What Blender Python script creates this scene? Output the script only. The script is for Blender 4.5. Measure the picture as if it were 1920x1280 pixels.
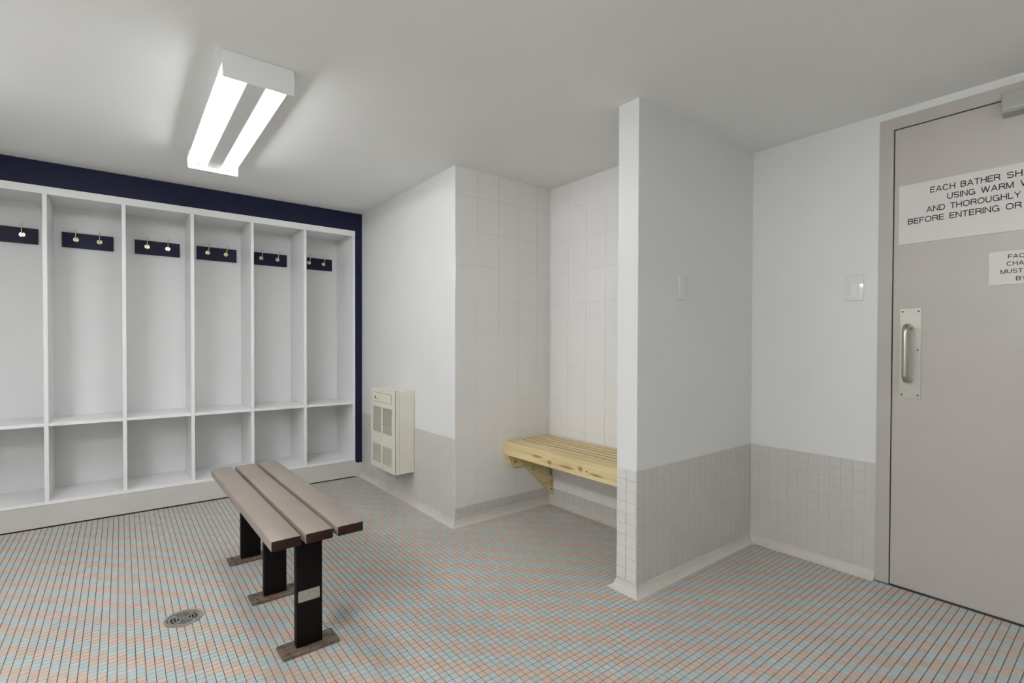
import bpy, bmesh, math, random
from mathutils import Vector, Matrix
random.seed(7)
D = bpy.data
C = bpy.context.scene.collection
for o in list(D.objects):
    D.objects.remove(o)
scn = bpy.context.scene

# ------------------------------------------------------------------ camera
YAW, PITCH, ROLL = math.radians(51.9112), math.radians(-0.7218), math.radians(0.1731)
F_PX, CY_PX, CAM_H = 935.7742, 656.3852, 1.12
Fv = Vector((math.cos(YAW), math.sin(YAW), 0)); Rv = Vector((math.sin(YAW), -math.cos(YAW), 0)); Uv = Vector((0, 0, 1))
F2 = Fv*math.cos(PITCH) + Uv*math.sin(PITCH); U2 = Uv*math.cos(PITCH) - Fv*math.sin(PITCH)
R3 = Rv*math.cos(ROLL) + U2*math.sin(ROLL); U3 = U2*math.cos(ROLL) - Rv*math.sin(ROLL)
cam_d = D.cameras.new('camera')
cam_d.sensor_width = 36; cam_d.lens = F_PX*36/1920
cam_d.shift_y = (CY_PX-640)/1920
cam_d.clip_start = 0.02
cam = D.objects.new('camera', cam_d); C.objects.link(cam)
m3 = Matrix((R3, U3, -F2)).transposed()
cam.matrix_world = Matrix.Translation((0, 0, CAM_H)) @ m3.to_4x4()
scn.camera = cam

# ------------------------------------------------------------------ world, exposure
w = D.worlds.new('world'); scn.world = w; w.use_nodes = True
w.node_tree.nodes['Background'].inputs[0].default_value = (1, 1, 1, 1)
w.node_tree.nodes['Background'].inputs[1].default_value = 0.0
scn.view_settings.view_transform = 'Standard'
scn.view_settings.look = 'None'
scn.view_settings.gamma = 1
scn.view_settings.use_curve_mapping = False
scn.view_settings.exposure = 0.13
LAMPS = [(.300, 2.117, 24.0), (-1.35, -0.10, 122.0), (1.25, -1.27, 17.0), (-0.95, 1.90, 32.0)]   # x, y, tube strength of each fixture; all but the first are added fill

# ------------------------------------------------------------------ colours, materials
def lin(c):
    return tuple(((v/255)/12.92 if v/255 <= 0.04045 else ((v/255+0.055)/1.055)**2.4) for v in c) + (1,)

class NT:
    def __init__(s, mat):
        s.t = mat.node_tree; s.n = s.t.nodes; s.l = s.t.links
        s.b = s.n['Principled BSDF']
    def new(s, typ, **kw):
        n = s.n.new(typ)
        for k, v in kw.items(): setattr(n, k, v)
        return n
    def link(s, a, b): s.l.new(a, b)

def mat(name, col, rough=0.5, metal=0.0, spec=0.5, noise=0.0, nscale=8.0, bump=0.0, bscale=60.0, coat=0.0, col2=None):
    m = D.materials.new(name); m.use_nodes = True
    k = NT(m); c = lin(col)
    k.b.inputs['Base Color'].default_value = c
    k.b.inputs['Roughness'].default_value = rough
    k.b.inputs['Metallic'].default_value = metal
    k.b.inputs['Specular IOR Level'].default_value = spec
    k.b.inputs['Coat Weight'].default_value = coat
    k.b.inputs['Coat Roughness'].default_value = 0.08
    geo = k.new('ShaderNodeNewGeometry')
    if noise > 0 or col2:
        nz = k.new('ShaderNodeTexNoise'); nz.inputs['Scale'].default_value = nscale; nz.inputs['Detail'].default_value = 5
        k.link(geo.outputs['Position'], nz.inputs['Vector'])
        rp = k.new('ShaderNodeValToRGB')
        rp.color_ramp.elements[0].position = 0.3; rp.color_ramp.elements[1].position = 0.7
        a = lin(col2) if col2 else tuple(x*(1-noise) for x in c[:3])+(1,)
        rp.color_ramp.elements[0].color = a
        rp.color_ramp.elements[1].color = c if col2 else tuple(min(1, x*(1+noise)) for x in c[:3])+(1,)
        k.link(nz.outputs['Fac'], rp.inputs['Fac']); k.link(rp.outputs['Color'], k.b.inputs['Base Color'])
    if bump > 0:
        nb = k.new('ShaderNodeTexNoise'); nb.inputs['Scale'].default_value = bscale; nb.inputs['Detail'].default_value = 3
        k.link(geo.outputs['Position'], nb.inputs['Vector'])
        bp = k.new('ShaderNodeBump'); bp.inputs['Strength'].default_value = bump; bp.inputs['Distance'].default_value = 0.004
        k.link(nb.outputs['Fac'], bp.inputs['Height']); k.link(bp.outputs['Normal'], k.b.inputs['Normal'])
    return m

M = {}
M['wall'] = mat('wall_paint', (224, 224, 222), 0.42, noise=0.012, nscale=3, bump=0.05, bscale=90)
M['ceiling'] = mat('ceiling_paint', (245, 245, 243), 0.6, noise=0.012, nscale=2, bump=0.05, bscale=40)
M['navy'] = mat('navy_paint', (20, 24, 54), 0.5, spec=0.3, noise=0.06, nscale=9)
M['grey'] = mat('grey_tile_paint', (202, 198, 193), 0.3, noise=0.02, nscale=6)
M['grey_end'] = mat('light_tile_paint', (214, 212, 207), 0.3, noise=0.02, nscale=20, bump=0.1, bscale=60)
M['white_tile'] = mat('white_glazed_tile', (234, 232, 229), 0.16, noise=0.008, nscale=4, coat=0.3)
M['joint'] = mat('tile_joint', (228, 226, 223), 0.5)
M['cove'] = mat('cove_paint', (202, 198, 190), 0.4, noise=0.05, nscale=14)
M['cubby'] = mat('cubby_white_paint', (243, 243, 242), 0.4, noise=0.012, nscale=5)
M['kick'] = mat('kick_board_paint', (204, 200, 195), 0.45, noise=0.03, nscale=7)
M['door'] = mat('door_paint', (186, 180, 173), 0.4, noise=0.02, nscale=5, bump=0.05, bscale=80)
M['frame'] = mat('door_frame_paint', (184, 178, 171), 0.42, noise=0.03, nscale=6, bump=0.05, bscale=80)
M['closer'] = mat('closer_metal_paint', (168, 168, 163), 0.4, metal=0.2)
M['steel'] = mat('brushed_steel', (186, 182, 174), 0.28, metal=1.0)
M['plate_steel'] = mat('dull_steel_plate', (182, 178, 169), 0.38, metal=0.55)
M['screw'] = mat('dark_screw', (60, 58, 54), 0.5, metal=0.6)
M['plastic'] = mat('white_gloss_plastic', (232, 231, 227), 0.12, coat=0.5)
M['sign'] = mat('sign_vinyl', (216, 212, 206), 0.45)
M['ink'] = mat('black_lettering', (10, 10, 14), 0.5)
M['slat'] = mat('brown_slat_paint', (146, 134, 124), 0.4, col2=(140, 128, 118), nscale=9, bump=0.08, bscale=120)
M['brown_steel'] = mat('dark_brown_steel', (14, 8, 7), 0.55, spec=0.15, noise=0.15, nscale=30)
M['slat_end_shade'] = mat('dark_shaded_slat_end', (44, 24, 18), 0.6, spec=0.25, noise=0.2, nscale=60)  # shade on the bench slat ends, put into the colour
M['foot'] = mat('worn_brown_foot', (122, 106, 92), 0.5, col2=(80, 62, 52), nscale=45, bump=0.25, bscale=120)
M['plaque'] = mat('worn_silver_plaque', (176, 174, 164), 0.45, metal=0.4, col2=(160, 158, 148), nscale=90)
M['bolt'] = mat('grey_bolt', (150, 146, 138), 0.4, metal=0.7)
M['heater'] = mat('cream_enamel', (224, 221, 205), 0.35, noise=0.02, nscale=10)
M['heater_dark'] = mat('heater_inside', (34, 32, 28), 0.6)
M['black'] = mat('black_plastic', (22, 22, 22), 0.4)
M['brass'] = mat('polished_brass', (236, 226, 190), 0.26, metal=1.0)
M['housing'] = mat('white_lamp_enamel', (226, 226, 224), 0.35)
M['drain'] = mat('dull_drain_metal', (176, 172, 164), 0.42, metal=0.6, col2=(138, 134, 126), nscale=60)
M['drain_dark'] = mat('drain_hole', (12, 12, 12), 0.8)
M['grout'] = mat('floor_grout', (108, 102, 95), 0.85, col2=(84, 78, 72), nscale=5)
M['dark_gap'] = mat('dark_gap', (20, 19, 18), 0.8)

def tile_mat(name, ca, cb):
    """Per-tile shade: white noise on the tile's own grid cell."""
    m = D.materials.new(name); m.use_nodes = True; k = NT(m)
    geo = k.new('ShaderNodeNewGeometry')
    off = k.new('ShaderNodeVectorMath', operation='SUBTRACT'); off.inputs[1].default_value = (TX0, TY0, 0)
    sc = k.new('ShaderNodeVectorMath', operation='DIVIDE'); sc.inputs[1].default_value = (TP, TP, 1)
    fl = k.new('ShaderNodeVectorMath', operation='FLOOR')
    mu = k.new('ShaderNodeVectorMath', operation='MULTIPLY'); mu.inputs[1].default_value = (1, 1, 0)
    wn = k.new('ShaderNodeTexWhiteNoise', noise_dimensions='3D')
    k.link(geo.outputs['Position'], off.inputs[0]); k.link(off.outputs[0], sc.inputs[0]); k.link(sc.outputs[0], fl.inputs[0])
    k.link(fl.outputs[0], mu.inputs[0]); k.link(mu.outputs[0], wn.inputs['Vector'])
    mx = k.new('ShaderNodeMix', data_type='RGBA')
    mx.inputs['A'].default_value = lin(ca); mx.inputs['B'].default_value = lin(cb)
    k.link(wn.outputs['Value'], mx.inputs['Factor'])
    nz = k.new('ShaderNodeTexNoise'); nz.inputs['Scale'].default_value = 2.2; nz.inputs['Detail'].default_value = 6
    k.link(geo.outputs['Position'], nz.inputs['Vector'])
    mr = k.new('ShaderNodeMapRange'); mr.inputs['From Min'].default_value = 0.3; mr.inputs['From Max'].default_value = 0.7
    mr.inputs['To Min'].default_value = 0.93; mr.inputs['To Max'].default_value = 1.04
    k.link(nz.outputs['Fac'], mr.inputs['Value'])
    ml = k.new('ShaderNodeVectorMath', operation='SCALE')
    k.link(mx.outputs['Result'], ml.inputs[0]); k.link(mr.outputs['Result'], ml.inputs['Scale'])
    k.link(ml.outputs[0], k.b.inputs['Base Color'])
    k.b.inputs['Roughness'].default_value = 0.42
    return m
TP, TX0, TY0 = 0.0260, 0.010, 1.681
M['tile_blue'] = tile_mat('blue_grey_tile', (170, 183, 182), (180, 189, 189))
M['tile_pink'] = tile_mat('salmon_tile', (190, 169, 153), (197, 177, 163))

def wood_mat(name, ax, knots=()):
    """Pine: grain stretched along axis ax, a few knots at given points."""
    m = D.materials.new(name); m.use_nodes = True; k = NT(m)
    geo = k.new('ShaderNodeNewGeometry')
    sc = k.new('ShaderNodeVectorMath', operation='MULTIPLY')
    v = [42.0, 42.0, 42.0]; v[ax] = 3.0
    sc.inputs[1].default_value = v
    k.link(geo.outputs['Position'], sc.inputs[0])
    nz = k.new('ShaderNodeTexNoise'); nz.inputs['Scale'].default_value = 1.0; nz.inputs['Detail'].default_value = 5; nz.inputs['Distortion'].default_value = 0.6
    k.link(sc.outputs[0], nz.inputs['Vector'])
    rp = k.new('ShaderNodeValToRGB')
    e = rp.color_ramp.elements
    e[0].position = 0.30; e[0].color = lin((198, 173, 120))
    e[1].position = 0.72; e[1].color = lin((234, 215, 169))
    mid = e.new(0.5); mid.color = lin((219, 198, 147))
    k.link(nz.outputs['Fac'], rp.inputs['Fac'])
    col = rp.outputs['Color']
    for (kp, kr, ks) in knots:
        df = k.new('ShaderNodeVectorMath', operation='SUBTRACT'); df.inputs[1].default_value = kp
        k.link(geo.outputs['Position'], df.inputs[0])
        dm = k.new('ShaderNodeVectorMath', operation='MULTIPLY')
        s = [1.0, 1.0, 1.0]; s[ax] = ks; dm.inputs[1].default_value = s
        k.link(df.outputs[0], dm.inputs[0])
        ln = k.new('ShaderNodeVectorMath', operation='LENGTH'); k.link(dm.outputs[0], ln.inputs[0])
        mr = k.new('ShaderNodeMapRange'); mr.inputs['From Min'].default_value = kr; mr.inputs['From Max'].default_value = kr*0.25
        mr.inputs['To Min'].default_value = 0; mr.inputs['To Max'].default_value = 0.8
        k.link(ln.outputs['Value'], mr.inputs['Value'])
        mx = k.new('ShaderNodeMix', data_type='RGBA'); mx.inputs['B'].default_value = lin((128, 84, 44))
        k.link(mr.outputs['Result'], mx.inputs['Factor']); k.link(col, mx.inputs['A']); col = mx.outputs['Result']
    k.link(col, k.b.inputs['Base Color'])
    k.b.inputs['Roughness'].default_value = 0.55
    bp = k.new('ShaderNodeBump'); bp.inputs['Strength'].default_value = 0.15; bp.inputs['Distance'].default_value = 0.002
    k.link(nz.outputs['Fac'], bp.inputs['Height']); k.link(bp.outputs['Normal'], k.b.inputs['Normal'])
    return m
M['wood_x'] = wood_mat('pine_bracket', 0, [((2.045, 2.57, 0.345), 0.014, 1), ((2.372, 2.57, 0.165), 0.009, 1)])
M['wood_y'] = wood_mat('pine_board', 1)
M['slat_gap_shade'] = mat('painted_gap_shade', (78, 60, 38), 0.8, noise=0.2, nscale=30)  # slat sides coloured dark so the gaps between slats look shaded
M['wood_fascia'] = wood_mat('pine_fascia', 1, [((1.979, 2.165, 0.424), 0.020, .8), ((1.979, 1.915, 0.436), 0.020, .8),
                                              ((1.979, 2.28, 0.440), 0.012, .18), ((1.979, 2.02, 0.424), 0.011, .13), ((1.979, 1.80, 0.424), 0.009, .13)])
def emit(name, col, s):
    m = D.materials.new(name); m.use_nodes = True; k = NT(m)
    k.b.inputs['Base Color'].default_value = (1, 1, 1, 1)
    k.b.inputs['Emission Color'].default_value = col; k.b.inputs['Emission Strength'].default_value = s
    return m
for i, l in enumerate(LAMPS): M['tube%d' % i] = emit('lit_fluorescent_tube', (0.955, 0.975, 1.0, 1), l[2])

# ------------------------------------------------------------------ builders
def add_box(bm, a, b, mi=0):
    x0, y0, z0 = [min(p, q) for p, q in zip(a, b)]; x1, y1, z1 = [max(p, q) for p, q in zip(a, b)]
    v = [bm.verts.new(p) for p in ((x0,y0,z0),(x1,y0,z0),(x1,y1,z0),(x0,y1,z0),(x0,y0,z1),(x1,y0,z1),(x1,y1,z1),(x0,y1,z1))]
    fs = []
    for q in ((0,3,2,1),(4,5,6,7),(0,1,5,4),(1,2,6,5),(2,3,7,6),(3,0,4,7)):
        f = bm.faces.new([v[i] for i in q]); f.material_index = mi; fs.append(f)
    return fs
def add_prism(bm, pts, axis, a, b, mi=0):
    """pts: 2D outline; extruded along axis from a to b. axis 'x': pts=(y,z); 'y': pts=(x,z); 'z': pts=(x,y)."""
    def P(p, t):
        return {'x': (t, p[0], p[1]), 'y': (p[0], t, p[1]), 'z': (p[0], p[1], t)}[axis]
    va = [bm.verts.new(P(p, a)) for p in pts]; vb = [bm.verts.new(P(p, b)) for p in pts]
    n = len(pts); fs = [bm.faces.new(va), bm.faces.new(vb[::-1])]
    for i in range(n):
        fs.append(bm.faces.new((va[i], vb[i], vb[(i+1) % n], va[(i+1) % n])))
    for f in fs: f.material_index = mi
    return fs
def add_cyl(bm, c, axis, r, length, seg=20, mi=0, r2=None):
    """Cylinder centred at c."""
    r2 = r if r2 is None else r2
    res = bmesh.ops.create_cone(bm, cap_ends=True, segments=seg, radius1=r, radius2=r2, depth=length)
    rot = {'x': Matrix.Rotation(math.pi/2, 4, 'Y'), 'y': Matrix.Rotation(-math.pi/2, 4, 'X'), 'z': Matrix.Identity(4)}[axis]
    bmesh.ops.transform(bm, matrix=Matrix.Translation(c) @ rot, verts=res['verts'])
    for v in res['verts']:
        for f in v.link_faces: f.material_index = mi
def add_tube(bm, pts, r, seg=12):
    pts = [Vector(p) for p in pts]; rings = []
    up0 = None
    for i, p in enumerate(pts):
        t = (pts[min(i+1, len(pts)-1)] - pts[max(i-1, 0)]).normalized()
        if up0 is None:
            up0 = t.orthogonal().normalized()
        u = (up0 - t*up0.dot(t)).normalized(); up0 = u; v = t.cross(u)
        rr = r[i] if isinstance(r, (list, tuple)) else r
        rings.append([bm.verts.new(p + (u*math.cos(2*math.pi*j/seg) + v*math.sin(2*math.pi*j/seg))*rr) for j in range(seg)])
    for a, b in zip(rings, rings[1:]):
        for j in range(seg):
            bm.faces.new((a[j], a[(j+1) % seg], b[(j+1) % seg], b[j]))
    bm.faces.new(rings[0][::-1]); bm.faces.new(rings[-1])
def bevel(bm, w, seg=1):
    bmesh.ops.bevel(bm, geom=list(bm.edges), offset=w, segments=seg, affect='EDGES', profile=0.5)

def obj(name, bm, mats, parent=None, smooth=False, origin=None):
    """origin: world point the mesh is stored relative to (the parent's place)."""
    bmesh.ops.recalc_face_normals(bm, faces=list(bm.faces))
    if origin is None and parent is not None and parent.get('_o') is not None:
        origin = Vector(parent['_o'])
    if origin is not None:
        bmesh.ops.translate(bm, verts=list(bm.verts), vec=-Vector(origin))
    me = D.meshes.new(name); bm.to_mesh(me); bm.free()
    for m in (mats if isinstance(mats, (list, tuple)) else [mats]):
        me.materials.append(M[m])
    if smooth:
        for p in me.polygons: p.use_smooth = True
        me.set_sharp_from_angle(angle=math.radians(40))
    o = D.objects.new(name, me); C.objects.link(o)
    if parent is not None:
        o.parent = parent
        if parent.get('_o') is not None: o['_o'] = parent['_o']
    return o
def thing(name, label, cat, loc, group=None, rotz=0):
    o = D.objects.new(name, None); C.objects.link(o); o.location = loc; o.rotation_euler = (0, 0, rotz)
    o.empty_display_size = 0.05
    o['label'] = label; o['category'] = cat; o['_o'] = list(loc)
    if group: o['group'] = group
    return o
def struct(name, bm, mats):
    o = obj(name, bm, mats); o['kind'] = 'structure'; return o
def box(name, a, b, m, parent=None, bev=0.0, seg=1, smooth=False):
    bm = bmesh.new(); add_box(bm, a, b)
    if bev: bevel(bm, bev, seg)
    return obj(name, bm, m, parent, smooth)

# ------------------------------------------------------------------ room numbers (metres)
X0, YC, Y1, X1, Y2, XP, Y3, X2, H = 1.6051, 4.104, 2.6134, 2.389, 1.5074, 1.8005, 1.3961, 2.8313, 2.2065
XL, YF = -1.95, -1.40
W0, W1, WS = 0.5357, 0.5557, 0.108      # heater wall wainscot, right wainscot, stall base
UN_TOP, UN_R, UN_L, UN_D = 2.058, 1.545, -1.50, 0.39

# floor slab (grout) and ceiling
bm = bmesh.new(); add_box(bm, (XL-.1, YF-.1, -.10), (X2+.12, YC+.55, -.0016)); floor = struct('floor', bm, 'grout')
bm = bmesh.new(); add_box(bm, (XL-.1, YF-.1, H), (X2+.12, YC+.55, H+.1)); struct('ceiling', bm, 'ceiling')

# back wall around the cubby recess
bm = bmesh.new()
add_box(bm, (XL-.1, YC, UN_TOP), (X0+.1, YC+.12, H), 0)
add_box(bm, (UN_R, YC, .116), (X0+.1, YC+.12, UN_TOP), 0)
add_box(bm, (UN_R, YC, 0), (X0+.1, YC+.12, .116), 1)
add_box(bm, (XL-.1, YC, 0), (UN_L, YC+.12, UN_TOP), 0)
add_box(bm, (XL-.1, YC+.43, 0), (X0+.1, YC+.50, H), 2)
struct('wall_back', bm, ['navy', 'grey', 'wall'])
# wall with the heater
bm = bmesh.new()
add_box(bm, (X0, Y1, 0), (X0+.1, YC+.12, W0), 1); add_box(bm, (X0, Y1, W0), (X0+.1, YC+.12, H), 0)
for f in bm.faces:
    if abs(f.calc_center_median().y - Y1) < 1e-4: f.material_index = 2
wall_right = struct('wall_right', bm, ['wall', 'grey', 'joint'])
# stall walls
bm = bmesh.new(); add_box(bm, (X0+.1, Y1, 0), (X1+.1, Y1+.1, H)); wall_stall_left = struct('wall_stall_left', bm, 'joint')
bm = bmesh.new(); add_box(bm, (X1, Y2, 0), (X1+.1, Y1, H)); wall_stall_back = struct('wall_stall_back', bm, 'joint')
# partition
bm = bmesh.new()
add_box(bm, (XP, Y3, 0), (X2+.1, Y2, W1), 1); add_box(bm, (XP, Y3, W1), (X2+.1, Y2, H), 0)
wall_partition = struct('wall_partition', bm, ['wall', 'grey'])
# door wall with its opening
DY0, DY1, DZ, FW = -0.185, 0.741, 2.117, 0.055
bm = bmesh.new()
add_box(bm, (X2, DY1+.03, 0), (X2+.12, Y3, W1), 1); add_box(bm, (X2, DY1+.03, W1), (X2+.12, Y3, H), 0)
add_box(bm, (X2, DY0-.03, DZ+.03), (X2+.12, DY1+.03, H), 0)
add_box(bm, (X2, YF-.1, W1), (X2+.12, DY0-.03, H), 0); add_box(bm, (X2, YF-.1, 0), (X2+.12, DY0-.03, W1), 1)
wall_door = struct('wall_door_side', bm, ['wall', 'grey'])
bm = bmesh.new(); add_box(bm, (XL-.1, YF, 0), (XL, YC+.12, H)); struct('wall_left', bm, 'wall')
bm = bmesh.new(); add_box(bm, (XL-.1, YF-.1, 0), (X2+.12, YF, H)); struct('wall_front', bm, 'wall')

# ------------------------------------------------------------------ wall tiles
_tm = {}
def wall_tile_mesh(du, dv, normal, m, proud, ch):
    """Tile with a chamfered face; local origin at its low corner. normal '-x': u=+y; '-y': u=+x."""
    key = (round(du, 4), round(dv, 4), normal, m, proud)
    if key in _tm: return _tm[key]
    bm = bmesh.new()
    def P(u, v, d): return (-d, u, v) if normal == '-x' else (u, -d, v)
    r = [[(0, 0), (du, 0), (du, dv), (0, dv)], [(ch, ch), (du-ch, ch), (du-ch, dv-ch), (ch, dv-ch)]]
    a = [bm.verts.new(P(u, v, -0.002)) for u, v in r[0]]
    b = [bm.verts.new(P(u, v, proud*.55)) for u, v in r[0]]
    c = [bm.verts.new(P(u, v, proud)) for u, v in r[1]]
    for s, t in ((a, b), (b, c)):
        for i in range(4): bm.faces.new((s[i], s[(i+1) % 4], t[(i+1) % 4], t[i]))
    bm.faces.new(c); bm.faces.new(a[::-1])
    bmesh.ops.recalc_face_normals(bm, faces=list(bm.faces))
    me = D.meshes.new('tile'); bm.to_mesh(me); bm.free(); me.materials.append(M[m])
    _tm[key] = me
    return me
def tile_grid(parent, us, vs, normal, plane, m, gap=.0017, proud=.0014, ch=.0010, jitter=0.0003, skip=None):
    for i in range(len(us)-1):
        for j in range(len(vs)-1):
            if skip and skip(us[i], vs[j]): continue
            du, dv = us[i+1]-us[i]-gap, vs[j+1]-vs[j]-gap
            if du < .004 or dv < .004: continue
            o = D.objects.new('tile', wall_tile_mesh(du, dv, normal, m, proud, ch)); C.objects.link(o); o.parent = parent
            d = random.uniform(0, jitter)
            u, v = us[i]+gap/2, vs[j]+gap/2
            o.location = (plane-d, u, v) if normal == '-x' else (u, plane-d, v)
def span(a, b, p):
    n = int((b-a)/p + 1e-6); r = [a+p*i for i in range(n+1)]
    if b - r[-1] > .006: r.append(b)
    return r
P2 = 0.0505
hs = [W0-P2*k for k in range(10, -1, -1)]
tile_grid(wall_right, [Y1+P2*k for k in range(0, 30)]+[YC], hs, '-x', X0, 'grey')
rs = [W1-P2*k for k in range(10, -1, -1)]
tile_grid(wall_partition, span(XP, X2, P2), rs, '-y', Y3, 'grey')
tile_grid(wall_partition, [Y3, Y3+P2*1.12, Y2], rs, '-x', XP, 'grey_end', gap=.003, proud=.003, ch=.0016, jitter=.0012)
tile_grid(wall_door, [Y3-P2*k for k in range(12, -1, -1)][1:], rs, '-x', X2, 'grey')
TU, TV = 0.1645, 0.2142
vs = [WS+TV*k for k in range(0, 10)]+[H]
tile_grid(wall_stall_left, span(X0, X1, TU), vs, '-y', Y1, 'white_tile', gap=.0013, proud=.0018, ch=.0009)
bs = sorted([Y1, 2.431+TU-.002] + [2.431-TU*k for k in range(0, 6)] + [Y2])
tile_grid(wall_stall_back, bs, vs, '-x', X1, 'white_tile', gap=.0013, proud=.0018, ch=.0009)
tile_grid(wall_stall_left, span(X0, X1, P2), [WS-P2, WS], '-y', Y1, 'grey', proud=.0025)
tile_grid(wall_stall_left, [X0, X1], [0.0, WS-P2], '-y', Y1, 'grey', proud=.0022)
tile_grid(wall_stall_back, span(Y2, Y1, P2), [WS-P2, WS], '-x', X1, 'grey', proud=.0025)
tile_grid(wall_stall_back, [Y2, Y1], [0.0, WS-P2], '-x', X1, 'grey', proud=.0022)

# ------------------------------------------------------------------ coved base along the walls
CV = 0.032
prof = [(0.0, 0.040), (0.003, 0.0385), (0.005, 0.030), (0.009, 0.019), (0.016, 0.009), (0.025, 0.003), (CV, 0.0)]
def cove(name, p, q, n, ma, mb):
    """Cove from p to q on a wall whose room-side normal is n; ma/mb: +1 the run lengthens with its depth (outside corner), -1 shortens."""
    bm = bmesh.new(); p, q, n = Vector(p), Vector(q), Vector(n); t = (q-p).normalized()
    ra, rb, ga, gb = [], [], [], []
    for d, z in prof:
        ra.append(bm.verts.new(p + n*d - t*d*ma + Vector((0, 0, z)))); rb.append(bm.verts.new(q + n*d + t*d*mb + Vector((0, 0, z))))
    back = [bm.verts.new(p + Vector((0, 0, -.001))), bm.verts.new(q + Vector((0, 0, -.001)))]
    for i in range(len(prof)-1): bm.faces.new((ra[i], ra[i+1], rb[i+1], rb[i]))
    bm.faces.new(ra + [back[0]]); bm.faces.new((rb + [back[1]])[::-1]); bm.faces.new((ra[0], rb[0], back[1], back[0])); bm.faces.new((ra[-1], back[0], back[1], rb[-1]))
    o = obj(name, bm, 'cove', smooth=True); o['kind'] = 'structure'
    return o
nx, ny = (-1, 0, 0), (0, -1, 0)
cove('baseboard_right', (X0, YC, 0), (X0, Y1, 0), nx, 0, 1)
cove('baseboard_stall_left', (X0, Y1, 0), (X1, Y1, 0), ny, 1, -1)
cove('baseboard_stall_back', (X1, Y1, 0), (X1, Y2, 0), nx, -1, -1)
cove('baseboard_stall_right', (X1, Y2, 0), (XP, Y2, 0), (0, 1, 0), -1, 1)
cove('baseboard_partition_end', (XP, Y2, 0), (XP, Y3, 0), nx, 1, 1)
cove('baseboard_partition', (XP, Y3, 0), (X2, Y3, 0), ny, 1, -1)
cove('baseboard_door_side', (X2, Y3, 0), (X2, DY1+FW, 0), nx, -1, 0)

# kick board under the cubbies
bm = bmesh.new()
pts = [(UN_L, .008), (1.540, .008), (1.552, .013), (1.557, .026), (1.557, .110), (1.551, .126), (1.541, .138), (UN_L, .138)]
add_prism(bm, pts, 'y', YC-.006, YC+.10)
o = struct('baseboard_back', bm, 'kick')

# ------------------------------------------------------------------ floor mosaic
def in_room(x, y):
    c = CV-.012
    if x < XL+.005 or y < YF+.005 or y > YC-.001: return False
    if x > X2-.004: return False
    if y > Y1-c: return x < X0-c
    if y > Y2: return x < X1-c
    if y > Y3-c: return x < XP-c
    if y > DY1+FW and x > X2-c: return False
    return True
DRC, DRR = (0.196, 2.409), 0.068
def px(p):
    d = Vector(p) - Vector((0, 0, CAM_H)); z = d.dot(F2)
    if z < .1: return None
    return (960 + F_PX*d.dot(R3)/z, CY_PX - F_PX*d.dot(U3)/z, z)
cells = []
for i in range(int((XL-TX0)/TP)-1, int((X2-TX0)/TP)+2):
    for j in range(int((YF-TY0)/TP)-1, int((YC-TY0)/TP)+2):
        x, y = TX0+(i+.5)*TP, TY0+(j+.5)*TP
        if not in_room(x, y): continue
        if math.hypot(x-DRC[0], y-DRC[1]) < DRR-.010: continue
        pink = ((j + 2*((i-24)//2)) % 6) < 3
        cells.append((x, y, pink))
def near_key(c):
    q = px((c[0], c[1], 0))
    if q is None: return 1e9
    if not (12 < q[0] < 1908 and 640 < q[1] < 1268): return 1e8
    return q[2]
cells.sort(key=near_key)
TG = 0.0021; hw = (TP-TG)/2
def tile_single(m):
    bm = bmesh.new()
    fs = add_box(bm, (-hw, -hw, -.0018), (hw, hw, 0))
    bmesh.ops.bevel(bm, geom=[e for e in bm.edges if all(abs(v.co.z) < 1e-6 for v in e.verts)], offset=.0008, segments=1, affect='EDGES')
    bmesh.ops.recalc_face_normals(bm, faces=list(bm.faces))
    me = D.meshes.new('tile'); bm.to_mesh(me); bm.free(); me.materials.append(M[m]); return me
tm = {True: tile_single('tile_pink'), False: tile_single('tile_blue')}
for x, y, pk in cells[:300]:
    o = D.objects.new('tile', tm[pk]); C.objects.link(o); o.parent = floor; o.location = (x, y, 0)
vv, ff, mi = [], [], []
for x, y, pk in cells[300:]:
    b = len(vv); k = .0007
    vv += [(x-hw, y-hw, -.0018), (x+hw, y-hw, -.0018), (x+hw, y+hw, -.0018), (x-hw, y+hw, -.0018),
           (x-hw+k, y-hw+k, 0), (x+hw-k, y-hw+k, 0), (x+hw-k, y+hw-k, 0), (x-hw+k, y+hw-k, 0)]
    ff += [(b+4, b+5, b+6, b+7), (b, b+1, b+5, b+4), (b+1, b+2, b+6, b+5), (b+2, b+3, b+7, b+6), (b+3, b, b+4, b+7)]
    mi += [0 if pk else 1]*5
me = D.meshes.new('mosaic_tiles'); me.from_pydata(vv, [], ff); me.materials.append(M['tile_pink']); me.materials.append(M['tile_blue'])
me.polygons.foreach_set('material_index', mi); me.update()
o = D.objects.new('mosaic_tiles', me); C.objects.link(o); o.parent = floor; o['kind'] = 'stuff'

# ------------------------------------------------------------------ door
bm = bmesh.new()
add_box(bm, (X2-.003, DY1, 0), (X2+.12, DY1+FW, DZ+FW)); add_box(bm, (X2-.003, DY0-FW, 0), (X2+.12, DY0, DZ+FW)); add_box(bm, (X2-.003, DY0, DZ), (X2+.12, DY1, DZ+FW))
door = D.objects.new('door_1', None); C.objects.link(door); door['kind'] = 'structure'
obj('door_frame', bm, 'frame', door)
bm = bmesh.new()
add_box(bm, (X2+.045, DY0, 0), (X2+.12, DY1, DZ))
obj('door_stop', bm, 'dark_gap', door)
bm = bmesh.new(); add_box(bm, (X2-.001, DY0+.004, .004), (X2+.043, DY1-.0045, DZ-.0045)); bevel(bm, .0015, 1)
obj('door_panel', bm, 'door', door)
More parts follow.
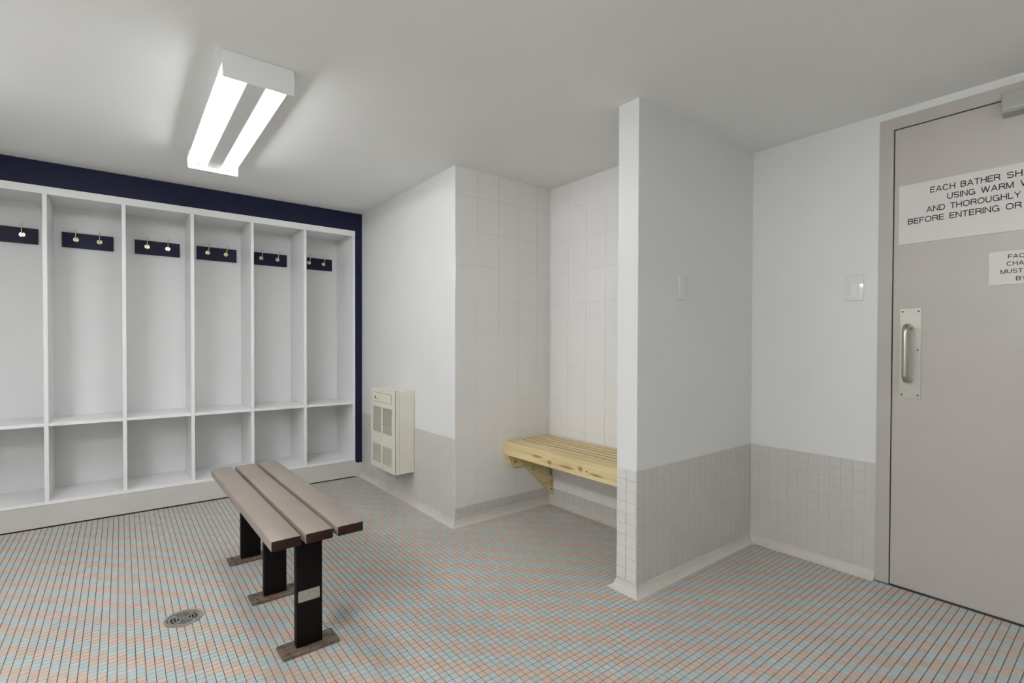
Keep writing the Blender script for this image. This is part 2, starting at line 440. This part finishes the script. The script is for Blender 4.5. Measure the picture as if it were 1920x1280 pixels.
# pull handle on its plate
pm = bmesh.new(); add_box(pm, (X2-.003, .631, .879), (X2-.0012, .710, 1.287)); bevel(pm, .0006)
plate = obj('handle_plate', pm, 'plate_steel', door)
for sy, sz in ((.700, 1.273), (.641, 1.273), (.700, .893), (.641, .893), (.643, 1.098), (.700, 1.098)):
    bm = bmesh.new(); add_cyl(bm, (X2-.0034, sy, sz), 'x', .0038, .0016, 10); obj('screw', bm, 'screw', plate)
bm = bmesh.new(); hy, zb, zt, pr, rr = .672, .962, 1.205, .072, .030
pts = [(X2-.0015, hy, zt), (X2-pr+rr, hy, zt)]
pts += [(X2-pr+rr-rr*math.sin(a), hy, zt-rr+rr*math.cos(a)) for a in [math.pi/2*k/6 for k in range(1, 7)]]
pts += [(X2-pr, hy, zb+rr)]
pts += [(X2-pr+rr-rr*math.cos(a), hy, zb+rr-rr*math.sin(a)) for a in [math.pi/2*k/6 for k in range(1, 7)]]
pts += [(X2-.0015, hy, zb)]
add_tube(bm, pts, .0125, 16); obj('pull_handle', bm, 'steel', door, True)
# closer
bm = bmesh.new()
add_prism(bm, [(X2-.004, 2.128), (X2-.050, 2.126), (X2-.052, 2.062), (X2-.044, 2.048), (X2-.004, 2.040)], 'y', .095, .376)
bevel(bm, .002, 1); cl = obj('door_closer', bm, 'closer', door)
bm = bmesh.new(); add_cyl(bm, (X2-.030, .14, 2.139), 'z', .012, .022, 12); add_box(bm, (X2-.036, .14, 2.146), (X2-.024, -.10, 2.152)); obj('closer_arm', bm, 'closer', cl)

# signs on the door
TS = .150
def glyph(ch):
    """(width, list of centre lines) of a wide grotesque capital of height 1."""
    e = TS/2
    def arc(cx_, cy_, rx, ry, a0, a1, n=14, k=2.35):
        out = []
        for i in range(n+1):
            a = math.radians(a0+(a1-a0)*i/n); c, s_ = math.cos(a), math.sin(a)
            out.append((cx_+rx*math.copysign(abs(c)**(2/k), c), cy_+ry*math.copysign(abs(s_)**(2/k), s_)))
        return out
    W = dict(A=.98, B=.86, C=.98, D=.90, E=.78, F=.74, G=1.0, H=.88, I=TS, L=.72, M=1.04, N=.88, O=1.04, R=.88, S=.86, T=.80, U=.88, W=1.32, Y=.92)
    w_ = W[ch]; R_, L_, T_ = w_-e, e, 1-e
    V = [(L_, 0), (L_, 1)]
    top = lambda x1, y0: [(L_, T_), (x1, T_)] + arc(x1, (T_+y0)/2, R_-x1, (T_-y0)/2, 90, -90, 10) + [(L_, y0)]
    if ch == 'A': return w_, [[(e*.9, -.03), (w_/2, 1.0)], [(w_-e*.9, -.03), (w_/2, 1.0)], [(w_*.2, .32), (w_*.8, .32)]]
    if ch == 'B': return w_, [V, top(w_*.58, .53), [(L_, .53)] + [(w_*.60, .53)] + arc(w_*.60, (.53+e)/2, R_-w_*.60, (.53-e)/2, 90, -90, 10) + [(L_, e)]]
    if ch == 'C': return w_, [arc(w_/2, .5, w_/2-e, .5-e, 38, 322, 26)]
    if ch == 'D': return w_, [V, [(L_, T_), (w_*.45, T_)] + arc(w_*.45, .5, R_-w_*.45, .5-e, 90, -90, 16) + [(L_, e)]]
    if ch == 'E': return w_, [V, [(L_, T_), (w_, T_)], [(L_, .52), (w_*.94, .52)], [(L_, e), (w_, e)]]
    if ch == 'F': return w_, [V, [(L_, T_), (w_, T_)], [(L_, .50), (w_*.9, .50)]]
    if ch == 'G': return w_, [arc(w_/2, .5, w_/2-e, .5-e, 38, 335, 26), [(w_*.55, .45), (w_, .45)], [(R_, .48), (R_, 0)]]
    if ch == 'H': return w_, [V, [(R_, 0), (R_, 1)], [(L_, .52), (R_, .52)]]
    if ch == 'I': return w_, [V]
    if ch == 'L': return w_, [V, [(L_, e), (w_, e)]]
    if ch == 'M': return w_, [V, [(R_, 0), (R_, 1)], [(L_, 1.0), (w_/2, .03)], [(R_, 1.0), (w_/2, .03)]]
    if ch == 'N': return w_, [V, [(R_, 0), (R_, 1)], [(L_, 1.0), (R_, 0)]]
    if ch == 'O': return w_, [arc(w_/2, .5, w_/2-e, .5-e, 0, 360, 36)]
    if ch == 'R': return w_, [V, top(w_*.58, .50), [(w_*.52, .48), (w_*.74, .44), (R_, .26), (R_+.01, 0)]]
    if ch == 'S':
        r = (1-2*e)/4
        return w_, [arc(w_/2, T_-r, w_/2-e, r, 18, 270, 18, 2.1) + arc(w_/2, e+r, w_/2-e, r, 90, -162, 18, 2.1)[1:]]
    if ch == 'T': return w_, [[(0, T_), (w_, T_)], [(w_/2, 0), (w_/2, T_)]]
    if ch == 'U': return w_, [[(L_, 1), (L_, .40)] + arc(w_/2, .40, w_/2-e, .40-e, 180, 360, 14)[1:-1] + [(R_, .40), (R_, 1)]]
    if ch == 'W': return w_, [[(e*.9, 1.03), (w_*.28, 0)], [(w_*.5, 1.0), (w_*.28, 0)], [(w_*.5, 1.0), (w_*.72, 0)], [(w_-e*.9, 1.03), (w_*.72, 0)]]
    if ch == 'Y': return w_, [[(e*.8, 1.03), (w_/2, .40)], [(w_-e*.8, 1.03), (w_/2, .40)], [(w_/2, .45), (w_/2, 0)]]
def lettering(name, lines, parent, cap, xs):
    """lines: (text, y of its left end, baseline z, width in m or None). Raised capitals facing -x."""
    bm = bmesh.new()
    for txt, yl, zb_, wd in lines:
        adv, items = 0.0, []
        for ch in txt:
            if ch == ' ': adv += .70; continue
            w_, pl = glyph(ch); items.append((adv, pl)); adv += w_+.125
        adv -= .125
        sx = wd/adv if wd else cap*xs
        for x0, pl in items:
            for p in pl:
                q = [Vector((x*1.0, y)) for x, y in p]; n = len(q); Lf, Rt = [], []
                for i in range(n):
                    d0 = (q[i]-q[i-1]).normalized() if i > 0 else None
                    d1 = (q[i+1]-q[i]).normalized() if i < n-1 else None
                    if d0 is None: d0 = d1
                    if d1 is None: d1 = d0
                    nn = (Vector((-d0.y, d0.x))+Vector((-d1.y, d1.x)))
                    nn = nn.normalized() if nn.length > 1e-6 else Vector((-d0.y, d0.x))
                    k = 1/max(.5, nn.dot(Vector((-d0.y, d0.x))))
                    o_ = nn*(TS/2)*k
                    Lf.append(q[i]+o_); Rt.append(q[i]-o_)
                def P(v, d): return (X2-.0042-d, yl-(x0+v.x)*sx, zb_+min(1, max(0, v.y))*cap)
                f0 = [(bm.verts.new(P(a_, .0007)), bm.verts.new(P(b_, .0007)), bm.verts.new(P(a_, 0)), bm.verts.new(P(b_, 0))) for a_, b_ in zip(Lf, Rt)]
                for a_, b_ in zip(f0, f0[1:]):
                    bm.faces.new((a_[0], b_[0], b_[1], a_[1])); bm.faces.new((a_[0], a_[2], b_[2], b_[0])); bm.faces.new((a_[1], b_[1], b_[3], a_[3]))
    return obj(name, bm, 'ink', parent)
def sign(label, y0, y1, z0, z1, lines, cap):
    s = thing('sign', label, 'sign', (X2-.001, (y0+y1)/2, z0))
    box('sign_sheet', (X2-.0042, y0, z0), (X2-.0012, y1, z1), 'sign', s, .0004)
    lettering('lettering', lines, s, cap, .94)
sign('wide white sign with four lines of black capitals on the grey door', .718, .062, 1.581, 1.849,
     [('EACH BATHER', .6055, 1.795, .2235), ('SHALL', .3625, 1.795, None), ('USING WARM', .5475, 1.754, .205), ('WATER', .324, 1.754, None),
      ('AND THOROUGHLY', .6185, 1.711, .2975), ('BEFORE ENTERING OR', .6845, 1.678-.0095, .3655)], .0255)
sign('small white sign lower on the door, under the wide one', .413, .16, 1.367, 1.503,
     [('FACI', .3555, 1.471, None), ('CHA', .3595, 1.442, None), ('MUST', .377, 1.411, None), ('BY', .332, 1.381, None)], .0172)

# ------------------------------------------------------------------ light switch and blank plate
s = thing('light_switch', 'white light switch with a rocker, on the wall left of the door', 'light switch', (X2, .893, 1.337))
bm = bmesh.new(); add_box(bm, (X2-.0065, .853, 1.337), (X2-.0005, .933, 1.457)); bevel(bm, .003, 2); obj('switch_plate', bm, 'plastic', s, True)
bm = bmesh.new(); add_box(bm, (X2-.0085, .874, 1.362), (X2-.0055, .914, 1.431)); bevel(bm, .001); obj('switch_frame', bm, 'plastic', s)
bm = bmesh.new(); add_prism(bm, [(X2-.006, 1.366), (X2-.0095, 1.366), (X2-.0125, 1.427), (X2-.006, 1.427)], 'y', .8775, .9105); bevel(bm, .0008); obj('rocker', bm, 'plastic', s)
for z in (1.349, 1.445):
    bm = bmesh.new(); add_cyl(bm, (X2-.0068, .893, z), 'x', .003, .0014, 10); obj('screw', bm, 'plastic', s)
s = thing('blank_plate', 'blank cover plate painted white on the partition wall', 'wall plate', (2.142, Y3, 1.336))
bm = bmesh.new(); add_box(bm, (2.104, Y3-.0045, 1.336), (2.180, Y3-.0005, 1.448)); bevel(bm, .002, 2); obj('cover', bm, 'wall', s, True)
for z in (1.352, 1.432):
    bm = bmesh.new(); add_cyl(bm, (2.142, Y3-.0048, z), 'y', .0032, .0014, 10); obj('screw', bm, 'wall', s)

# ------------------------------------------------------------------ ceiling lights
def ceiling_light(label, i, group):
    LX0, LY0 = LAMPS[i][:2]
    LX1, LY1 = LX0+.251, LY0+1.221
    s = thing('ceiling_light', label, 'ceiling light', ((LX0+LX1)/2, (LY0+LY1)/2, H), group)
    cx = (LX0+LX1)/2
    bm = bmesh.new()
    pr = [(LX0, 2.1600), (LX0, 2.1570), (cx-.050, 2.1720), (cx-.034, 2.1300), (cx+.034, 2.1300), (cx+.050, 2.1720), (LX1, 2.1570), (LX1, 2.1600), (cx+.085, H-.0005), (cx-.085, H-.0005)]
    add_prism(bm, pr, 'y', LY0+.002, LY1-.002); obj('housing', bm, 'housing', s)
    for ya in (LY0, LY1-.0025):
        bm = bmesh.new(); add_prism(bm, [(LX0-.001, 2.158), (LX0+.001, 2.108), (LX0+.004, 2.104), (LX1-.004, 2.104), (LX1-.001, 2.108), (LX1+.001, 2.158), (LX1-.003, H-.001), (LX0+.003, H-.001)], 'y', ya, ya+.0025)
        obj('end_plate', bm, 'housing', s)
    for xt in (cx-.071, cx+.071):
        bm = bmesh.new(); add_cyl(bm, (xt, (LY0+LY1)/2, 2.1450), 'y', .0185, LY1-LY0-.056, 24); t = obj('fluorescent_tube', bm, 'tube%d' % i, s, True)
        for ya in (LY0+.004, LY1-.025):
            bm = bmesh.new(); add_box(bm, (xt-.014, ya, 2.130), (xt+.014, ya+.021, 2.169)); bevel(bm, .004, 2); obj('lamp_holder', bm, 'housing', s, True)
    for ya in (LY0+.10, LY1-.09):
        bm = bmesh.new(); add_box(bm, (LX0, ya, 2.1555), (cx-.056, ya+.004, 2.1700)); obj('bracket', bm, 'housing', s)
G = 'two-tube fluorescent fixtures'
ceiling_light('white two-tube fluorescent fixture lit above the slatted bench', 0, G)
ceiling_light('added unseen two-tube fill fixture near the left wall beside the camera', 1, G)  # this and the next two are added unseen to brighten the room
ceiling_light('added unseen two-tube fill fixture before the front wall', 2, G)
ceiling_light('added unseen two-tube fill fixture before the left cubbies', 3, G)

# ------------------------------------------------------------------ cubbies
T = .020
s = thing('cubby_unit', 'white wooden wall of open locker cubbies framed by navy paint', 'cubbies', ((UN_L+UN_R)/2, YC+UN_D/2, 0))
yf, yb_ = YC-.004, YC+UN_D
divs = [-.357+.3755*k for k in range(-3, 5)]
Z0, ZS, ZT = .138, .622, UN_TOP
box('back_panel', (UN_L, yb_, .10), (UN_R, yb_+.012, ZT), 'cubby', s)
box('side_panel', (UN_R-T, yf, Z0), (UN_R, yb_, ZT), 'cubby', s, .001)
box('side_panel', (UN_L, yf, Z0), (UN_L+T, yb_, ZT), 'cubby', s, .001)
box('top_panel', (UN_L+T, yf+.02, 2.030), (UN_R-T, yb_, 2.048), 'cubby', s)
box('top_rail', (UN_L, yf-.002, 2.012), (UN_R, yf+.018, ZT), 'cubby', s, .001)
box('bottom_panel', (UN_L+T, yf, Z0+.001), (UN_R-T, yb_, Z0+.021), 'cubby', s, .001)
for x in divs:
    box('divider', (x-.0105, yf+.0005, Z0+.021), (x+.0105, yb_, 2.030), 'cubby', s, .001)
xs = [UN_L+T] + sum([[x-.0105, x+.0105] for x in divs], []) + [UN_R-T]
for k in range(0, len(xs), 2):
    box('shelf', (xs[k]+.0004, yf+.004, ZS-.0095), (xs[k+1]-.0004, yb_, ZS+.0095), 'cubby', s, .0008)
    for xx in (xs[k]+.001, xs[k+1]-.013):
        box('cleat', (xx, yf+.06, ZS-.030), (xx+.012, yb_-.02, ZS-.0097), 'cubby', s)

# navy hook boards with brass hooks, one per bay
ZH = 1.809
def hook(parent, x, yb, z, tilt):
    bm = bmesh.new()
    add_cyl(bm, (0, -.0020, 0), 'y', .0150, .004, 24); add_cyl(bm, (0, -.0048, 0), 'y', .0105, .003, 20, r2=.0105)
    mtx = Matrix.Translation((x, yb, z)) @ Matrix.Rotation(tilt, 4, 'Y')
    bmesh.ops.transform(bm, matrix=mtx, verts=list(bm.verts))
    h = obj('coat_hook', bm, 'brass', parent, True)
    bm = bmesh.new()
    add_tube(bm, [(0, -.004, .006), (0, -.016, .009), (0, -.024, .018), (0, -.027, .032), (0, -.030, .048), (0, -.035, .060), (0, -.040, .068)], [.0034, .0034, .0032, .0030, .0028, .0027, .0032], 8)
    add_tube(bm, [(0, -.004, -.006), (0, -.014, -.012), (0, -.021, -.013), (0, -.024, -.007)], [.0034, .0032, .0030, .0034], 8)
    bmesh.ops.transform(bm, matrix=mtx, verts=list(bm.verts)); obj('prong', bm, 'brass', h, True)
    for a in (-.0095, .0095):
        bm = bmesh.new(); add_cyl(bm, (a*.72, -.0062, .002), 'y', .0030, .0016, 8)
        bmesh.ops.transform(bm, matrix=mtx, verts=list(bm.verts)); obj('screw', bm, 'screw', h)
boards = [(-.5555, 0.0, 'navy hook board in the sixth cubby from the right, cut by the photo edge'),
          (-.1715, 0.0, 'navy hook board in the fifth cubby from the right wall'),
          (.2165, .02, 'navy hook board in the fourth cubby from the right wall'),
          (.5925, .20, 'navy hook board in the third cubby from the right wall'),
          (.9675, .18, 'navy hook board in the second cubby from the right wall'),
          (1.3430, .13, 'navy hook board in the rightmost cubby, partly hidden by a divider')]
for bx, tl, lab in boards:
    b = thing('hook_board', lab, 'hook board', (bx, yb_, ZH-.0495), 'navy hook boards in the cubbies')
    box('board', (bx-.134, yb_-.018, ZH-.0495), (bx+.134, yb_-.0003, ZH+.0495), 'navy', b, .001)
    hook(b, bx-.063, yb_-.018, ZH+.005, tl); hook(b, bx+.060, yb_-.018, ZH+.004, tl*.8)

# ------------------------------------------------------------------ wall heater
hx, hy0, hy1, hz0, hz1 = 1.459, 3.140, 3.556, .224, .798
s = thing('wall_heater', 'cream metal electric heater with two louvred grilles, on the grey wainscot', 'heater', (X0, (hy0+hy1)/2, hz0))
bm = bmesh.new(); add_box(bm, (hx+.030, hy0+.002, hz0+.002), (X0-.002, hy1-.002, hz1-.002)); bevel(bm, .003, 1); obj('body', bm, 'heater', s)
bm = bmesh.new()
# front cover: a tray with openings for the grilles
gr = [(3.374, 3.524, .484, .666), (3.196, 3.350, .484, .666), (3.374, 3.518, .264, .395), (3.194, 3.350, .264, .395)]
ycut = [hy0, 3.195, 3.350, 3.374, 3.521, hy1]; zcut = [hz0, .264, .395, .484, .666, hz1]
for i in range(5):
    for j in range(5):
        if i in (1, 3) and j in (1, 3): continue
        add_box(bm, (hx, ycut[i], zcut[j]), (hx+.0032, ycut[i+1], zcut[j+1]))
bmesh.ops.remove_doubles(bm, verts=list(bm.verts), dist=1e-5)
dup = {}
for f in list(bm.faces):
    k = tuple(sorted(v.index for v in f.verts))
bm.faces.ensure_lookup_table(); bm.verts.index_update()
for f in list(bm.faces):
    dup.setdefault(tuple(sorted(v.index for v in f.verts)), []).append(f)
bmesh.ops.delete(bm, geom=[f for fs in dup.values() if len(fs) > 1 for f in fs], context='FACES')
add_box(bm, (hx+.0005, hy0, hz0), (hx+.030, hy0+.0025, hz1)); add_box(bm, (hx+.0005, hy1-.0025, hz0), (hx+.030, hy1, hz1))
add_box(bm, (hx+.0005, hy0, hz1-.0025), (hx+.030, hy1, hz1)); add_box(bm, (hx+.0005, hy0, hz0), (hx+.030, hy1, hz0+.0025))
obj('front_cover', bm, 'heater', s)
# rounded lip of the cover along its edges
for a in ('l', 'r', 't', 'b'):
    bm = bmesh.new(); r = .007
    seg = [(hx+r-r*math.cos(t_*math.pi/8), r-r*math.sin(t_*math.pi/8)) for t_ in range(5)]
    if a in 'lr':
        y_, sg = (hy0, 1) if a == 'r' else (hy1, -1)
        pp = [(x, y_+sg*(d-.0008)) for x, d in seg] + [(hx+r, y_+sg*r)]
        pp = [(p[0]-.0008, p[1]) for p in pp]
        add_prism(bm, pp, 'z', hz0, hz1)
    else:
        z_, sg = (hz1, -1) if a == 't' else (hz0, 1)
        pp = [(x-.0008, z_+sg*(d-.0008)) for x, d in seg] + [(hx+r, z_+sg*r)]
        add_prism(bm, pp, 'y', hy0+.002, hy1-.002)
    obj('cover_edge', bm, 'heater', s, True)
for gi, (a, b, c, d) in enumerate(gr):
    a, b = (ycut[3], ycut[4]) if gi % 2 == 0 else (ycut[1], ycut[2])
    bm = bmesh.new()
    n = round((d-c)/.0092)
    for k in range(n):
        z = c+(d-c)*(k+.5)/n
        add_prism(bm, [(hx-.0012, z-.0022), (hx+.0075, z+.0012), (hx+.0075, z+.0024), (hx-.0012, z+.0010)], 'y', a, b)
    g = obj('louvres', bm, 'heater', s); g['kind'] = 'stuff'
bm = bmesh.new(); add_box(bm, (hx+.020, hy0+.03, hz0+.02), (hx+.022, hy1-.02, hz1-.10)); obj('inner_screen', bm, 'heater_dark', s)
bm = bmesh.new(); add_box(bm, (hx-.0016, 3.200, .7025), (hx-.0002, 3.520, .7665)); bevel(bm, .0006)
p = obj('control_panel', bm, 'heater', s)
bm = bmesh.new()
for (ya, yb2, za, zb2) in ((3.1975, 3.5225, .7008, .7024), (3.1975, 3.5225, .7666, .7680), (3.1975, 3.1998, .7008, .7680), (3.5202, 3.5225, .7008, .7680)):
    add_box(bm, (hx-.0010, ya, za), (hx-.0001, yb2, zb2))
obj('panel_gap', bm, 'heater_dark', p)
bm = bmesh.new(); add_cyl(bm, (hx-.007, 3.444, .735), 'x', .0145, .012, 20); bevel(bm, .001); obj('thermostat_knob', bm, 'heater', p, True)
bm = bmesh.new(); add_cyl(bm, (hx-.0135, 3.444, .735), 'x', .0075, .003, 16); add_box(bm, (hx-.0145, 3.441, .725), (hx-.0125, 3.447, .745)); obj('knob_slot', bm, 'black', p)
for y_, z_ in ((3.355, .783), (3.355, .2405)):
    bm = bmesh.new(); add_cyl(bm, (hx-.001, y_, z_), 'x', .0036, .002, 10); obj('screw', bm, 'bolt', s)

# ------------------------------------------------------------------ wooden stall bench
BZ, BX = .483, 1.979
s = thing('wall_bench', 'pale pine slatted bench fixed in the white tiled stall', 'bench', ((BX+X1)/2, (Y1+Y2)/2, .061))
ya, yb2 = Y2+.003, Y1-.004
box('fascia', (BX, ya, .394), (BX+.038, yb2, BZ), 'wood_fascia', s, .0025, 2)
nsl = 7; x_ = BX+.0405; sw = (X1-.006-x_)/nsl
for k in range(nsl):
    g = .0105 if k in (2, 4) else .0075
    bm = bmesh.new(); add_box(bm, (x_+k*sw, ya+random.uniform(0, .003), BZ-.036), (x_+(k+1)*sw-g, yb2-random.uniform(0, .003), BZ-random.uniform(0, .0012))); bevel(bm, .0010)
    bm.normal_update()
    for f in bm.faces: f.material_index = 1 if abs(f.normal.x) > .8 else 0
    obj('slat', bm, ['wood_y', 'slat_gap_shade'], s)
for yy, sg in ((yb2, -1), (ya, 1)):
    bm = bmesh.new(); add_prism(bm, [(BX+.006, .393), (BX+.041, .312), (X1-.005, .312), (X1-.005, BZ-.037), (BX+.0385, BZ-.037), (BX+.0385, .393)], 'y', yy, yy+sg*.040)
    arm = obj('bracket_arm', bm, 'wood_x', s)
    bm = bmesh.new(); add_prism(bm, [(2.128, .3115), (2.264, .3115), (X1-.005, .189), (X1-.005, .062), (2.376, .075)], 'y', yy, yy+sg*.040)
    br = obj('brace', bm, 'wood_x', s)
    for sx, sz in ((2.197, .290), (2.199, .266), (2.366, .140), (2.368, .108)):
        bm = bmesh.new(); add_cyl(bm, (sx, yy+sg*.0403, sz), 'y', .0042, .0014, 10); obj('screw', bm, 'screw', br)
    bm = bmesh.new(); add_cyl(bm, (2.052, yy+sg*.0403, .342), 'y', .0042, .0014, 10); obj('screw', bm, 'screw', arm)
box('wall_cleat', (X1-.043, ya+.042, BZ-.126), (X1-.005, yb2-.042, BZ-.0375), 'wood_y', s, .001)
bm = bmesh.new(); add_cyl(bm, (BX-.0002, 1.868, .431), 'x', .0042, .0014, 10); obj('screw', bm, 'screw', s)

# ------------------------------------------------------------------ slatted bench
SZ, ST = .465, .035
s = thing('slatted_bench', 'brown three-slat bench on dark steel posts, standing on the mosaic floor', 'bench', (.533, 2.39, 0), rotz=math.radians(0.95))
ox, oy = .533, 2.39
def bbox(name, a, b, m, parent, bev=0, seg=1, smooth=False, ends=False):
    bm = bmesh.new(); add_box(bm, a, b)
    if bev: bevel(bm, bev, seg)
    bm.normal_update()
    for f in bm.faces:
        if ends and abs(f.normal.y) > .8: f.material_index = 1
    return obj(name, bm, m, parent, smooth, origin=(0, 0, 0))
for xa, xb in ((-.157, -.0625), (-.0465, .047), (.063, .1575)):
    bbox('slat', (xa, -.612, SZ-ST), (xb, .612, SZ), ['slat', 'slat_end_shade'], s, .003, 2, True, ends=True)
for i, yy in enumerate((-.482, -.003, .482)):
    bm = bmesh.new(); add_prism(bm, [(-.118, SZ-ST-.0005), (-.108, SZ-ST-.021), (.108, SZ-ST-.021), (.118, SZ-ST-.0005)], 'y', yy-.028, yy+.028); obj('bearer', bm, 'brown_steel', s, origin=(0, 0, 0))
    post = bbox('post', (-.046, yy-.017, .0125), (.046, yy+.017, SZ-ST-.0215), 'brown_steel', s, .003, 2, True)
    fp = bbox('foot_plate', (-.100, yy-.047, .0005), (.100, yy+.047, .0125), 'foot', s, .0025, 2, True)
    for bx_, by_ in ((-.078, -.026), (-.080, .024), (.078, .020)):
        bm = bmesh.new()
        big = (i == 0 and bx_ > 0)
        add_cyl(bm, (bx_, yy+by_, .0135), 'z', .0125 if big else .0085, .002, 18); add_cyl(bm, (bx_, yy+by_, .0165), 'z', .0075 if big else .005, .005, 6 if not big else 14)
        obj('bolt', bm, 'bolt' if big else 'foot', fp, origin=(0, 0, 0))
    if i == 0:
        bm = bmesh.new(); add_box(bm, (-.041, yy-.0185, .178), (.036, yy-.0172, .219)); bevel(bm, .0004)
        pq = obj('plaque', bm, 'plaque', post, origin=(0, 0, 0)); pq['label'] = 'worn silver plaque'
        for px_, pz in ((-.038, .216), (.033, .216), (-.038, .181), (.033, .181)):
            bm = bmesh.new(); add_cyl(bm, (px_, yy-.0188, pz), 'y', .0016, .0008, 8)
            obj('rivet', bm, 'screw', post, origin=(0, 0, 0))
    if i == 0:
        bm = bmesh.new(); add_cyl(bm, (.012, yy-.0285, SZ-ST-.011), 'y', .005, .003, 10); obj('bolt', bm, 'bolt', s, origin=(0, 0, 0))

# ------------------------------------------------------------------ floor drain
s = thing('floor_drain', 'round metal floor drain set in the mosaic tiles', 'drain', (DRC[0], DRC[1], 0))
bm = bmesh.new(); add_cyl(bm, (DRC[0], DRC[1], -.0006), 'z', DRR-.004, .0008, 48); obj('drain_hole', bm, 'drain_dark', s)
def ring(bm, r0, r1, z0, z1, a0=0, a1=2*math.pi, n=48):
    full = abs(a1-a0-2*math.pi) < 1e-6
    vs_ = []
    for k in range(n if full else n+1):
        a = a0+(a1-a0)*k/n; c, sn = math.cos(a), math.sin(a)
        vs_.append([bm.verts.new((DRC[0]+c*r, DRC[1]+sn*r, z)) for r, z in ((r0, z0), (r1, z0), (r1, z1), (r0, z1))])
    m_ = len(vs_)
    for k in range(m_ if full else m_-1):
        p_, q_ = vs_[k], vs_[(k+1) % m_]
        for t_ in range(4): bm.faces.new((p_[t_], q_[t_], q_[(t_+1) % 4], p_[(t_+1) % 4]))
    if not full:
        bm.faces.new(vs_[0]); bm.faces.new(vs_[-1][::-1])
bm = bmesh.new(); ring(bm, DRR-.010, DRR, -.0014, .0028); obj('rim', bm, 'drain', s)
bm = bmesh.new()
for r0, r1 in ((.010, .017), (.0235, .0285), (.035, .040), (.0465, .0555)): ring(bm, r0, r1, -.0002, .0016)
ring(bm, 0.0005, .006, -.0002, .0016)
for k in range(4):
    a = math.pi/4+k*math.pi/2
    ring(bm, .0055, .0565, -.0002, .0014, a-.16, a+.16, 4)
obj('grate', bm, 'drain', s)

for o in D.objects:
    if '_o' in o: del o['_o']
